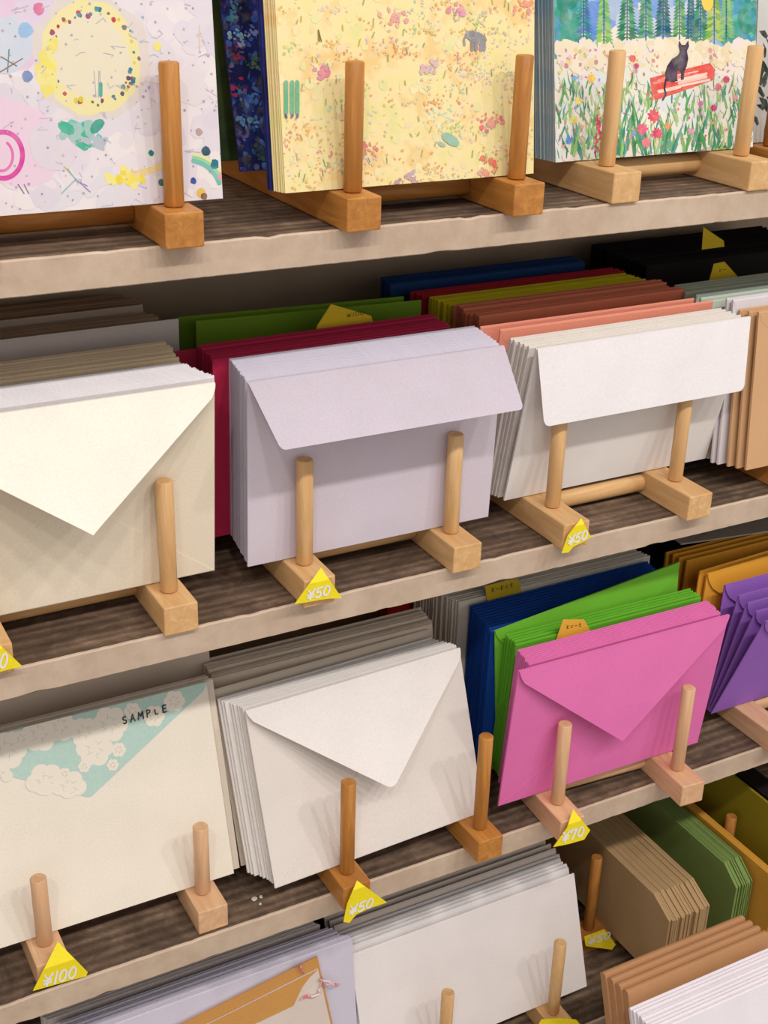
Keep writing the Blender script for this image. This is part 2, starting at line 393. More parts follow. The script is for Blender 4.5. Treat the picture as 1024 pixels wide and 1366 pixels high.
ORD = ['first', 'second', 'third', 'fourth', 'fifth', 'sixth']
def stack(rgb, label, group, base, p_front, p_back, n, lean, w_=.160, h_=.113, yaw=0.0, side='L', xj=.0009, hj=.0006, flap='v', leanb=None, name='envelope', cat='envelope', tmax=.0018, mat=None, xoff=0.0, seed=0, fill=.86):
    """n envelopes one behind another; p_front and p_back are the picture points of the top corner of the first and the last"""
    rng = random.Random(seed + len(label)); m = mat or paper(rgb)
    leanb = lean if leanb is None else leanb
    def corner(p, ln):
        if len(p) == 3: return Vector(p)
        zt = base + h_*math.cos(math.radians(ln)); c = onz(p, zt)
        if side == 'R': c = c - Matrix.Rotation(math.radians(yaw), 3, 'Z') @ Vector((w_, 0, 0))
        return c - up_vec(yaw, ln)*h_
    A, B = corner(p_front, lean), corner(p_back, leanb)
    if n > 1:
        dyb = (B.y-A.y)/(n-1); dyt = dyb+h_*(math.sin(math.radians(lean))-math.sin(math.radians(leanb)))/(n-1)
        t = min(tmax, max(.0003, min(dyb, dyt)*math.cos(math.radians(max(abs(lean), abs(leanb))))-.0002))
        if min(dyb, dyt) < .0006: print('TIGHT', label, dyb, dyt)
    else: t = .0012
    fr = {'v': [(0, w_/2-.0005), (.006, w_/2-.003), (h_*.58, .002)], 't': [(0, w_/2-.0005), (h_*.36, w_/2-.006)], None: None}[flap]
    meshes = [env_mesh(name, w_, h_+rng.uniform(-hj, hj), t, fr, m) for _ in range(min(n, 5))]
    res = []
    for i in range(n):
        f = i/max(1, n-1); P = A.lerp(B, f); ln = lean+(leanb-lean)*f
        o = bpy.data.objects.new(name, meshes[rng.randrange(len(meshes))]); COL.objects.link(o)
        place(o, (P.x+rng.uniform(-xj, xj)+xoff, P.y, base), yaw, ln, .0003+max(0, t*math.sin(math.radians(-ln))))
        tag(o, (ORD[i]+' '+label) if 1 < n <= 6 else label, cat, group if n > 1 else None); res.append(o)
    return res

def front_env(rgb, label, base, bl, yaw, lean, w_, h_, flap_rows, lift, t=.0014, inner=None, curl=0.0, seams=True, flap_rgb=None):
    t_ = tag(empty('envelope', (0, 0, 0)), label, 'envelope')
    body = bpy.data.objects.new('pocket', env_mesh('pocket', w_, h_, t, None, paper(inner or rgb))); COL.objects.link(body); body.parent = t_
    if seams:
        c = (w_/2, h_*.52)
        prism('pocket_fold', [(.001, .0005), (w_-.001, .0005), (c[0]+.004, c[1]), (c[0]-.004, c[1])], .0003, paper(inner or rgb), t_, y0=-.0003)
    if flap_rows:
        fo = grid_sheet('flap', flap_mesh(w_, h_, flap_rows, lift, curl=curl), .0003, paper(flap_rgb or rgb), t_)
        fo.location.y = -.0002
    place(t_, bl, yaw, lean)
    return t_

B1, B2, B3, B4 = S1+BH, S2+BH, S3+BH, S4+BH
CREAM, WHITE, LAV = (244, 236, 216), (236, 229, 226), (212, 202, 212)
# --- second shelf, cream stand
front_env((245, 239, 226), 'cream envelope with lifted pointed flap, front of its stand beside lavender envelopes', B2, (.238-.160, .0242, B2), 0, 4.1, .160, .1155, vflap(.160, .067), 36, curl=0.0, inner=(236, 224, 202))
stack((236, 232, 236), 'white envelope stacked behind the cream envelope with lifted flap', 'white envelopes behind the cream one', B2, (284, 502), (243, 484), 13, 4.1, side='R', h_=.1145, hj=.0003, leanb=3)
stack((244, 220, 184), 'beige envelope stacked between white and grey-lilac envelopes', 'beige envelopes behind the white ones', B2, (239, 477), (222, 456), 8, 2.5, side='R', h_=.1135, leanb=2)
stack((230, 218, 212), 'single grey-lilac envelope standing up before brown envelopes', None, B2, (237, 426), (237, 426), 1, 1.5, side='R', h_=.118)
stack((190, 156, 128), 'brown envelope stacked just behind the grey-lilac envelope', 'brown envelopes near the grey-lilac one', B2, (212, 425), (196, 416), 5, 1, side='R', hj=.0009)
stack((216, 194, 174), 'taupe envelope standing among dark brown envelopes', None, B2, (191, 407), (191, 407), 1, 1, side='R', h_=.1145)
stack((174, 138, 108), 'dark brown envelope at the very back of the second shelf', 'dark brown envelopes at the back', B2, (186, 402), (160, 394), 7, 1, side='R', hj=.0008)
# --- second shelf, lavender stand
front_env((206, 196, 208), 'lavender envelope with wide square flap raised, front of its stack', B2, (.2566, .0200, B2), -.3, 2.0, .1615, .1125, trapflap(.1615, .0425, .005, .003), 51, seams=False, inner=(214, 204, 216))
stack((216, 210, 226), 'pale lavender envelope stacked behind the raised lavender flap', 'lavender envelopes in the stack', B2, (328, 507), (307, 480), 17, 2.0, w_=.1610, h_=.1118, flap='t', xj=.0004, hj=.0002, fill=.93, yaw=-.3)
stack((186, 38, 76), 'crimson envelope stacked behind the lavender envelopes', 'crimson envelopes behind lavender', B2, (285, 480), (266, 463), 6, 2.3, w_=.156, h_=.1125, yaw=.8, xj=.0012)
stack((184, 40, 76), 'crimson envelope shifted aside, jutting out toward the cream stack', None, B2, (222, 470), (222, 470), 1, 1.5, w_=.165, h_=.1095, yaw=.8)
stack((122, 160, 38), 'green envelope standing at the back behind the crimson ones', 'two green envelopes behind crimson', B2, (263, 430), (238, 425), 2, 1, w_=.150, h_=.113, yaw=-5)
# --- second shelf, white square-flap stand
front_env((241, 236, 238), 'white envelope with square rounded flap hanging over two pegs', B2, (.4403, .0351, B2), .2, 11.6, .1672, .1105, trapflap(.1672, .048, .004, .004), 21, seams=False, inner=(236, 230, 226))
stack((234, 226, 218), 'white textured envelope behind the square rounded white flap', 'white envelopes behind the square flap', B2, (704, 463), (683, 452), 5, 11.6, w_=.166, h_=.1105, leanb=9, flap='t', xj=.0012, tmax=.0022)
stack((240, 158, 134), 'salmon pink envelope right behind the white square-flap envelopes', 'salmon envelopes', B2, (668, 440), (641, 436), 2, 7, w_=.167, leanb=6, h_=.113, tmax=.0012, yaw=-.5)
stack((222, 126, 94), 'coral envelope stacked between salmon and yellow envelopes', 'coral envelopes', B2, (640, 424), (608, 408), 9, 4.5, w_=.164, leanb=3, xj=.0016, hj=.0009)
stack((216, 198, 30), 'mustard yellow envelope stacked behind coral ones', 'yellow envelopes', B2, (598, 405), (573, 397), 7, 2.5, w_=.160, leanb=2, xj=.0012)
stack((176, 30, 46), 'dark red envelope between yellow and navy envelopes', 'dark red envelopes', B2, (562, 394), (548, 390), 3, 1.5, w_=.166)
stack((28, 66, 122), 'navy envelope at the back behind the dark red ones', 'navy envelopes at the back', B2, (522, 380), (508, 371), 7, 1, w_=.160, h_=.114)
stack((24, 20, 20), 'black envelope at the back behind sage green envelopes', 'black envelopes at the back of the second shelf', B2, (.612, .125, B2), (.612, .19, B2), 14, 0, w_=.17, h_=.115)
# --- second shelf, kraft stand
stack((212, 168, 124), 'tan kraft envelope in front at the end of the second shelf', 'tan kraft envelopes', B2, (.6205, .0075, B2), (.6115, .0175, B2), 3, -5.4, w_=.16, h_=.1095, xj=.0012, tmax=.0018)
stack((226, 220, 224), 'pale lilac-white envelope behind the tan kraft ones', 'lilac-white envelopes behind kraft', B2, (.6085, .0235, B2), (.6065, .0275, B2), 2, -3.8, w_=.16, h_=.1155, xj=.0002)
stack((178, 170, 158), 'pale grey envelope between lilac-white and pale green envelopes', 'pale grey envelopes behind kraft', B2, (.6115, .0310, B2), (.609, .0360, B2), 5, -3.2, w_=.16, h_=.107, xj=.0005)
stack((198, 212, 198), 'pale green envelope before the sage envelopes', 'pale green envelopes', B2, (945, 402), (928, 394), 3, -3, w_=.16, h_=.112)
stack((168, 174, 154), 'sage grey-green envelope beside a yellow divider tag', 'sage envelopes', B2, (915, 390), (902, 382), 5, -2, w_=.16, h_=.112)
# --- third shelf, floral sample stand
sam = front_env((240, 231, 216), 'pale envelope with floral teal flap and a handwritten word', B3, (.2454-.165, .0253, B3), 0, -17.4, .165, .1285, None, 0, seams=False)
stack((226, 212, 194), 'plain pale envelope pressed behind the floral sample envelope', 'pale envelopes behind the floral sample', B3, (.086, .0285, B3), (.0835, .0335, B3), 3, -17.4, w_=.165, h_=.1275)
stack((220, 202, 184), 'tall taupe envelope against which the floral sample leans', 'tall taupe envelopes behind the floral sample', B3, (.092, .082, B3), (.092, .094, B3), 5, -7, w_=.168, h_=.168, xj=.0003)
# --- third shelf, off-white stand
front_env((236, 229, 225), 'off-white envelope with raised rounded flap, front of its stack', B3, (.2632, .0005, B3), 2.6, -20.0, .160, .1170, vflap(.160, .0725, .008, .003, .006), 20, inner=(228, 219, 212), curl=.0005)
stack((232, 226, 222), 'white envelope stacked behind the raised rounded flap', 'white envelopes behind the rounded flap', B3, (324, 946), (292, 934), 8, -20, w_=.160, h_=.116, yaw=2.6, xj=.0012)
stack((216, 202, 184), 'single cream envelope between white and grey-beige envelopes', None, B3, (284, 921), (284, 921), 1, -18.5, w_=.162, h_=.119, yaw=2.6)
stack((222, 204, 184), 'grey-beige envelope at the back of the off-white stack', 'grey-beige envelopes', B3, (283, 906), (270, 882), 11, -14, w_=.163, h_=.118, leanb=-10, xj=.0014, hj=.0009)
# --- third shelf, pink stand
front_env((230, 118, 182), 'pink envelope with pointed flap, front of its stack', B3, (.4355, .0082, B3), -.6, 5.6, .1765, .1168, vflap(.1765, .0770, .010, .004, .002), 10)
stack((228, 116, 180), 'pink envelope stacked behind the front pink one', 'pink envelopes in the stack', B3, (705, 886), (692, 868), 9, 5.6, w_=.163, h_=.1155, leanb=5, xj=.0006, hj=.0003, yaw=-.6)
stack((104, 182, 44), 'bright green envelope between the pink stack and a tilted green one', 'bright green envelopes', B3, (688, 860), (676, 848), 5, 4.5, w_=.160, h_=.1145, leanb=4, yaw=-.8, tmax=.0014)
tg = front_env((122, 196, 56), 'bright green envelope tilted up on one corner behind green ones', B3+.001, (.4625, .0530, B3), 0, 2.5, .160, .117, vflap(.160, .070, .014, .007), 2, t=.0008, seams=False)
tg.rotation_euler = (math.radians(2.5), math.radians(-6.5), 0)
stack((14, 70, 158), 'royal blue envelope behind the tilted green one', 'royal blue envelopes', B3, (655, 842), (628, 809), 11, 1.5, w_=.160, h_=.115, leanb=.5, xj=.0004, hj=.0002, yaw=.5)
stack((228, 220, 204), 'light grey envelope with a yellow divider tag, behind royal blue', 'light grey envelopes', B3, (.447, .092, B3), (.436, .134, B3), 17, 0, w_=.172, h_=.117, hj=.0005, xj=.0006)
stack((190, 44, 18), 'red envelope at the back behind light grey envelopes', 'red envelopes at the back of the third shelf', B3, (.418, .142, B3), (.418, .15, B3), 4, 0, w_=.16, h_=.117)
stack((22, 18, 18), 'black envelope at the back behind amber envelopes', 'black envelopes at the back of the third shelf', B3, (.60, .125, B3), (.60, .17, B3), 10, 0, w_=.17, h_=.116)
# --- third shelf, purple stand
PUR = (160, 108, 202)
for k, (ln, yb) in enumerate(((20.4, .0319), (16.0, .0345), (12.0, .0370), (8.0, .0395), (1.0, .0420))):
    lb = ['purple envelope leaning furthest forward over the stand', 'purple envelope second in the leaning fan', 'purple envelope in the middle of the leaning fan', 'purple envelope fourth in the leaning fan', 'upright purple envelope at the back of the fan'][k]
    front_env(PUR, lb, B3, (.6475+.0004*k, yb, B3), 0, ln, .160, .1095, vflap(.160, .070, .012, .006), 2 if k < 4 else 3, t=.0008, seams=False)
front_env((240, 172, 60), 'amber yellow envelope with curved flap behind purple ones', B3, (.642, .0535, B3), 3, .5, .160, .1145, vflap(.160, .070, .014, .007), 3, seams=False)
stack((240, 172, 58), 'amber yellow envelope just behind the amber one with curved flap', None, B3, (.638, .0575, B3), (0, 0, 0), 1, .5, w_=.160, h_=.116, yaw=3)
stack((228, 158, 48), 'ochre envelope at the back behind the amber ones', 'ochre envelopes', B3, (.640, .074, B3), (.636, .092, B3), 4, 0, w_=.160, h_=.1165)
# --- lowest shelf
stack((210, 198, 194), 'grey envelope tucked under the shelf behind lilac-white ones', 'grey envelopes on the lowest shelf', B4, (425, 1234), (416, 1228), 9, -6, w_=.20, h_=.113, side='R', xj=.001, tmax=.0014)
stack((214, 208, 224), 'lilac-white envelope behind the string-tied kraft envelope', 'lilac-white envelopes on the lowest shelf', B4, (470, 1253), (440, 1238), 9, -8, w_=.20, h_=.113, side='R', leanb=-7, xj=.0012)
stack((14, 74, 50), 'dark green envelope peeking out under the shelf edge', 'dark green envelopes', B4, (ony((461, 1219), .094).x-.15, .088, B4), (ony((461, 1219), .094).x-.154, .096, B4), 4, -3, w_=.150, h_=ony((461, 1219), .094).z-B4)
front_env((236, 229, 227), 'long white envelope, front of the lowest shelf by two pegs', B4, (.3436, .0180, B4), 0, -18.8, .200, .0970, None, 0, seams=False)
stack((238, 232, 232), 'long white envelope stacked behind the front long white one', 'long white envelopes', B4, (757, 1158), (745, 1142), 5, -18.8, w_=.200, h_=.0995, side='R', xj=.0015, tmax=.0026)
stack((214, 200, 190), 'long grey-brown envelope behind the long white ones', 'long grey-brown envelopes', B4, (740, 1132), (727, 1122), 3, -16, w_=.200, h_=.103, side='R', leanb=-15)

# --- flat grey envelope lying on the stacks of the third shelf
zt = B3+.1185
g1, g2 = onz((908, 727), zt), onz((1024, 710), zt)
e_ = (g2-g1).normalized(); bk = Vector((-e_.y, e_.x, 0)); L_ = .17; D_ = .085
pts = [g1, g1+e_*L_, g1+e_*L_+bk*D_, g1+bk*D_]
V = [(p.x, p.y, p.z) for p in pts] + [(p.x, p.y, p.z+.0012) for p in pts] + [tuple((pts[0]*.06+pts[1]*.94)+Vector((0, 0, .0016))), tuple((pts[0]*.94+pts[1]*.06)+Vector((0, 0, .0016))), tuple((pts[2]+pts[3])/2*.45+(pts[0]+pts[1])/2*.55+Vector((0, 0, .0016)))]
o = mk('envelope', V, [(3, 2, 1, 0), (4, 5, 6, 7), (0, 1, 5, 4), (1, 2, 6, 5), (2, 3, 7, 6), (3, 0, 4, 7), (9, 8, 10)], paper((190, 178, 166)))
tag(o, 'grey envelope lying flat across the tops of black envelopes', 'envelope')

# --- string-tied kraft envelope on the lowest shelf
lil = [o for o in bpy.data.objects if o.get('label', '').startswith('lilac-white envelope behind the string')][0]
ke = tag(empty('string_envelope', (0, 0, 0)), 'brown kraft envelope tied with pink and white string', 'envelope')
ke.location = lil.location.copy(); ke.location.y -= .0045; ke.rotation_euler = lil.rotation_euler
u = sheet_uv(ke)
def P2(*l): return [u(*p) for p in l]
def ccw(pts):
    ar = sum(pts[i][0]*pts[(i+1) % len(pts)][1]-pts[(i+1) % len(pts)][0]*pts[i][1] for i in range(len(pts)))
    return pts if ar > 0 else pts[::-1]
KR = paper((206, 150, 84))
tl_, tr_ = u(230, 1374), u(424, 1277)
dx = Vector((tr_[0]-tl_[0], tr_[1]-tl_[1])).normalized(); TL = Vector(tr_)-dx*.17; nd = Vector((dx.y, -dx.x))
bodyb = [tuple(TL), tr_, tuple(Vector(tr_)+nd*.09), tuple(TL+nd*.09)]
prism('back_sheet', ccw(bodyb), .0008, KR, ke, y0=.0012)
t2 = Vector(u(424, 1292)); T2 = t2-dx*.17
pk = prism('pocket', ccw([tuple(T2), tuple(t2), tuple(t2+nd*.08), tuple(T2+nd*.08)]), .0008, paper((224, 210, 200)), ke)
prism('flap', ccw([tuple(T2)] + P2((423.5, 1293), (412, 1304), (402, 1317), (397, 1328), (391, 1341), (338, 1366)) + [tuple(T2+nd*.034)]), .0004, paper((210, 154, 86)), ke, y0=-.0006)
def tube(name, pts, r, mat, parent):
    V, Fc, sg = [], [], 8
    for i, p in enumerate(pts):
        d = (Vector(pts[min(i+1, len(pts)-1)])-Vector(pts[max(i-1, 0)])).normalized(); a = d.cross(Vector((0, 1, .01))).normalized(); b_ = d.cross(a)
        for k in range(sg): q = 2*math.pi*k/sg; V.append(tuple(Vector(p)+a*r*math.cos(q)+b_*r*math.sin(q)))
    for i in range(len(pts)-1):
        for k in range(sg): Fc.append((i*sg+k, i*sg+(k+1) % sg, (i+1)*sg+(k+1) % sg, (i+1)*sg+k))
    Fc += [tuple(range(sg)), tuple(range((len(pts)-1)*sg, len(pts)*sg))]
    return mk(name, V, Fc, mat, parent, True)
PINK = wash('baker_twine', [(0.42, (232, 120, 130)), (0.5, (236, 200, 200)), (0.58, (240, 232, 228))], 260)
def L3(*l, y=-.0016): return [(u(*p)[0], y, u(*p)[1]) for p in l]
tube('string', L3((397, 1284), (400, 1289), (404, 1297), y=-.0012), .0007, PINK, ke)
tube('string', L3((400, 1331), (408, 1327), (416, 1328), (425, 1324), (424, 1318)), .0008, PINK, ke)
tube('string', L3((424, 1305), (429, 1307), (436, 1307), (443, 1312), (449, 1313)), .0008, PINK, ke)
tube('string', L3((428, 1302), (428, 1308), (425, 1314), (438, 1311), (452, 1311)), .0006, PINK, ke)

# --- sideways kraft cards, green packets and panels at the end of the lowest shelf
stand('amber wooden peg stand turned sideways beside brown kraft cards', S4, .5645, .6645, .182, 'amber', None, peg=.076, rz=math.radians(-90), blen=.124)
stand('amber wooden peg stand turned sideways before the olive panel', S4, .694, .794, .165, 'amber', None, peg=.085, rz=math.radians(-90), blen=.12)
def side_stack(rgb, label, group, x0, x1, n, yf, L, H, cut, name, cat, seed, mat=None, base=B4):
    rng = random.Random(seed); m = mat or paper(rgb); p = (x1-x0)/n; th = p*.95
    ms = []
    for k in range(min(4, n)):
        h = H+rng.uniform(-.0009, .0005)
        pts = [(0, 0), (L, 0), (L, h), (cut[0]+rng.uniform(-.001, .001), h), (0, h-cut[1])] if cut else [(0, 0), (L, 0), (L, h), (0, h)]
        q = prism(name, pts, th, m); ms.append(q.data); bpy.data.objects.remove(q)
    for i in range(n):
        o = bpy.data.objects.new(name, ms[rng.randrange(len(ms))]); COL.objects.link(o)
        o.rotation_euler = (0, 0, math.radians(90)); o.location = (x0+p*i+th, yf+rng.uniform(-.0015, .0015), base+.0004); tag(o, label, cat, group if n > 1 else None)
side_stack((184, 152, 110), 'brown kraft card with cut corner in a sideways stack', 'brown kraft cards standing sideways', .598, .640, 24, -.007, .165, .0765, (.022, .011), 'kraft_card', 'card', 3)
side_stack((128, 152, 84), 'moss green packet with cut corner in a sideways stack', 'moss green packets standing sideways', .675, .6935, 16, .002, .16, .0765, (.018, .013), 'paper_packet', 'packet', 4)
side_stack((222, 162, 62), 'amber card standing sideways next to the moss green packets', 'amber cards standing sideways', .6975, .7040, 4, -.02, .17, .0775, None, 'paper_card', 'card', 5)
side_stack((150, 134, 28), 'tall olive panel standing sideways behind an amber peg', None, .7260, .7285, 1, -.06, .21, .112, None, 'olive_card', 'card', 6)
side_stack((30, 24, 20), 'dark envelope standing sideways beyond the olive panel', 'dark envelopes beyond the olive panel', .745, .765, 5, .0, .16, .10, None, 'envelope', 'envelope', 7)

# --- stack in front on the base cabinet
CT = S4-.02; BC = CT+BH
stand('pale wooden peg stand on the base cabinet under kraft and white envelopes', CT, .505, .585, -.196, 'maple', None, peg=.04, blen=.165)
stack((190, 142, 100), 'thick kraft envelope in the stack on the base cabinet', 'kraft envelopes on the base cabinet', BC, (836, 1326), (806, 1303), 4, -19, w_=.130, h_=.1316, xj=.0006, hj=.0003, tmax=.012, flap=None, fill=.93)
stack((236, 230, 236), 'white envelope in front of kraft ones on the base cabinet', 'white envelopes on the base cabinet', BC, (872, 1376), (842, 1348), 9, -19, w_=.135, h_=.129, xj=.0012, hj=.001, tmax=.005)

# --- printed letter paper on the top shelf
def pad(label, blabel, group, bl, yaw, lean, W, H, mat, n, pitch, xs=0.0, edge=None):
    f = prism('letter_paper', [(0, 0), (W, 0), (W, H), (0, H)], .0004, mat); place(f, bl, yaw, lean); tag(f, label, 'paper')
    rng = random.Random(n)
    q = prism('letter_paper', [(0, 0), (W, 0), (W, H), (0, H)], pitch*.7, edge or mat); me = q.data; bpy.data.objects.remove(q)
    d = Matrix.Rotation(math.radians(yaw), 3, 'Z') @ Vector((xs, pitch/math.cos(math.radians(lean)), 0))
    for i in range(1, n+1):
        o = bpy.data.objects.new('letter_paper', me); COL.objects.link(o)
        place(o, Vector(bl)+d*i+Vector((rng.uniform(-.0005, .0005), 0, 0)), yaw, lean); tag(o, blabel, 'paper', group)
    return f
LILAC = wash('lilac_wash', [(0.25, (206, 196, 216)), (0.45, (228, 219, 226)), (0.6, (236, 228, 230)), (0.8, (216, 214, 220))], 22)
YEL = wash('yellow_wash', [(0.28, (214, 222, 150)), (0.42, (240, 226, 160)), (0.52, (244, 226, 172)), (0.62, (240, 206, 138)), (0.75, (236, 222, 176))], 42)
MEAD = wash('meadow_wash', [(0.3, (224, 228, 210)), (0.5, (236, 228, 218)), (0.7, (232, 222, 200))], 30)
MEDGE = wash('cat_paper_edges', [(0.3, (110, 160, 196)), (0.5, (176, 190, 190)), (0.7, (206, 206, 200))], 16)
NAVY = wash('night_wash', [(0.3, (16, 16, 52)), (0.5, (30, 40, 110)), (0.65, (44, 62, 150)), (0.8, (66, 40, 110))], 30)
DKG = wash('forest_wash', [(0.3, (36, 52, 26)), (0.5, (62, 88, 48)), (0.7, (96, 100, 50))], 35)
PALE = wash('leaf_paper', [(0.3, (196, 196, 192)), (0.7, (222, 220, 216))], 20)
H1 = .20
pA = pad('letter paper with pale lilac painting of a bead-ringed moon', 'letter paper sheet stacked behind the lilac moon painting', 'moon letter papers', (.2420-.150, .0080, B1), 0, -5, .150, H1, LILAC, 6, .0008)
pB = pad('letter paper painted as a yellow flower field with grey elephant', 'yellow letter paper sheet stacked behind the elephant painting', 'yellow flower letter papers', (.2757, .0085, B1), .3, -7, .1505, H1, YEL, 7, .0009, xs=-.0004)
pP = pad('dark purple letter paper right behind the yellow flower papers', 'dark purple letter paper sheet behind the yellow flower papers', 'dark purple letter papers', (.2712, .0170, B1), 0, -7, .1505, H1, NAVY, 2, .0009, xs=-.0004)
pN = pad('dark blue night scene letter paper behind the yellow flower papers', 'dark blue letter paper sheet stacked behind the night scene', 'night scene letter papers', (.2765, .0690, B1), -2, -17, .150, H1, NAVY, 4, .0008, xs=.0004)
pG = pad('dark green forest letter paper mostly hidden behind the night scene', 'dark green letter paper sheet stacked behind the forest one', 'forest letter papers', (.2660, .1000, B1), 0, -15, .150, H1, DKG, 3, .0008)
pC = pad('letter paper painted with a black cat on a red log', 'letter paper sheet stacked behind the cat painting', 'cat letter papers', (.4575, .0330, B1), .5, -9.2, .1515, H1, MEAD, 16, .0013, xs=-.0002, edge=MEDGE)
pD = pad('pale letter paper with dark green leaves beside the cat papers', 'pale letter paper sheet stacked behind the dark leaves', 'leaf letter papers', (.6200, .0470, B1), 0, -8, .150, H1, PALE, 5, .001)

R_ = random.Random(21)
# lilac moon
A = Art(); u = sheet_uv(pA); px = .150/290.0*1.02
def U(a, x, y): return u(x, y)
def dab(A, u, x, y, r, c, asp=1.0, rot=None, n=9): q = u(x, y); A.ell(q[0], q[1], r*px, r*px*asp, c, R_.uniform(0, 3) if rot is None else rot, n if r < 12 else max(n, 18), .18 if r < 12 else .07, R_)
for _ in range(150): dab(A, u, R_.uniform(0, 298), R_.uniform(0, 285), R_.uniform(6, 20), R_.choice([(224, 216, 226), (230, 222, 228), (220, 212, 224), (234, 227, 228), (227, 219, 224), (223, 218, 225)]), R_.uniform(.5, 1))
for x, y, r, c in ((20, 30, 40, (226, 200, 222)), (60, 20, 34, (222, 206, 226)), (10, 60, 24, (206, 214, 228)), (15, 190, 46, (232, 206, 224)), (100, -4, 22, (238, 232, 170)), (75, 40, 14, (196, 214, 230))): dab(A, u, x, y, r, c, .8)
for i in range(26):   # bead ring round the moon
    a = 2*math.pi*i/26; dab(A, u, 123+56*math.cos(a), 76+58*math.sin(a), R_.uniform(6, 9), R_.choice([(204, 194, 204), (206, 196, 206), (216, 206, 212), (214, 204, 206), (236, 226, 140) if 70 < math.degrees(a) < 200 else (210, 200, 208)]), .6)
for y0, r in ((76, 51), (78, 44), (76, 34)): dab(A, u, 122, y0, r, {51: (222, 213, 206), 44: (236, 226, 164), 34: (232, 223, 196)}[r], 1.04, 0, 26)
for i in range(64):
    a = R_.uniform(0, 6.28); k = R_.uniform(.95, 1.14); dab(A, u, 123+55*k*math.cos(a), 76+58*k*math.sin(a), R_.uniform(1.0, 2.5), R_.choice([(196, 50, 70), (60, 120, 150), (160, 70, 110), (120, 110, 120), (90, 80, 100), (70, 150, 160), (220, 200, 60)]))
for k in range(16): dab(A, u, 62+R_.gauss(0, 5), 60+k*4.2, R_.uniform(4, 8), R_.choice([(240, 226, 100), (238, 228, 140), (236, 222, 120)]), .6)
for x in (128, 134, 131): A.line([u(x, 130), u(x+R_.uniform(-4, 4), 95)], .0004, (170, 168, 180))
A.line([u(134, 127), u(134, 112)], .0018, (70, 170, 150))
A.line([u(*p) for p in arc(4, 207, 26, 31, 0, 360, 30)], .0022, (216, 64, 160)); A.line([u(*p) for p in arc(2, 208, 15, 20, -60, 230, 20)], .0012, (226, 110, 180))
A.line([u(*p) for p in arc(72, 195, 25, 28, 0, 360, 24)], .0017, (232, 222, 130)); dab(A, u, 72, 196, 20, (222, 212, 222), 1.1)
for k in range(16): dab(A, u, 104+R_.gauss(0, 8), 176+R_.gauss(0, 9), R_.uniform(3, 9), R_.choice([(70, 180, 150), (120, 200, 180), (60, 160, 140), (160, 196, 190)]), .6)
for k in range(7): dab(A, u, 133+R_.gauss(0, 9), 187+R_.gauss(0, 4), R_.uniform(3, 7), R_.choice([(120, 200, 190), (180, 190, 200), (90, 180, 170)]), .5)
for k in range(14): dab(A, u, 165+R_.gauss(0, 9), 237+R_.gauss(0, 6), R_.uniform(3, 8), R_.choice([(240, 224, 90), (236, 214, 70), (240, 230, 140)]), .7)
A.line([u(180, 232), u(205, 226), u(222, 216)], .003, (238, 214, 150))
for r, c in ((52, (232, 224, 160)), (48, (150, 210, 160)), (44, (110, 190, 180))): A.line([u(*p) for p in arc(250, 258, r, r, -80, -18, 12)], .0022, c)
for x, y, r, c in ((274, 202, 4.5, (30, 80, 100)), (286, 219, 4.2, (40, 120, 140)), (265, 176, 3.5, (180, 150, 140)), (201, 204, 2.6, (40, 130, 130)), (258, 241, 3, (50, 80, 160)), (268, 258, 5, (226, 190, 90)), (272, 262, 3, (120, 70, 40)), (215, 243, 3, (60, 120, 110)), (209, 62, 4, (236, 226, 130)), (215, 90, 4, (196, 190, 196)), (296, 235, 4, (230, 150, 160)), (36, 102, 5, (120, 140, 190)), (34, 40, 6, (150, 190, 230)), (52, 12, 5, (220, 120, 160))): dab(A, u, x, y, r, c)
for x0, y0, x1, y1, c in ((85, 222, 100, 238, (210, 170, 90)), (90, 225, 104, 244, (120, 190, 190)), (100, 240, 82, 258, (130, 190, 190)), (100, 238, 120, 256, (170, 120, 170)), (100, 240, 116, 248, (120, 140, 190)), (2, 76, 22, 88, (120, 110, 90)), (12, 66, 10, 96, (90, 130, 140)), (0, 96, 30, 78, (150, 110, 90)), (24, 246, 32, 258, (110, 90, 120)), (32, 246, 38, 258, (130, 110, 150)), (266, 34, 266, 70, (222, 204, 170)), (262, 48, 270, 48, (222, 204, 170))): A.line([u(x0, y0), u(x1, y1)], .0005, c)
for k in range(150): dab(A, u, R_.uniform(0, 296), R_.uniform(0, 280), R_.uniform(.5, 1.3), R_.choice([(176, 168, 190), (160, 150, 170), (186, 160, 180), (160, 176, 190), (200, 186, 180)]))
for k in range(60):
    x, y = R_.uniform(0, 290), R_.uniform(0, 275); A.line([u(x, y), u(x+R_.uniform(-9, 9), y+R_.uniform(-5, 5)), u(x+R_.uniform(-14, 14), y+R_.uniform(-8, 8))], .0003, R_.choice([(196, 188, 206), (204, 196, 210), (190, 190, 204)]))
A.build('printed_picture', pA, .150, H1)

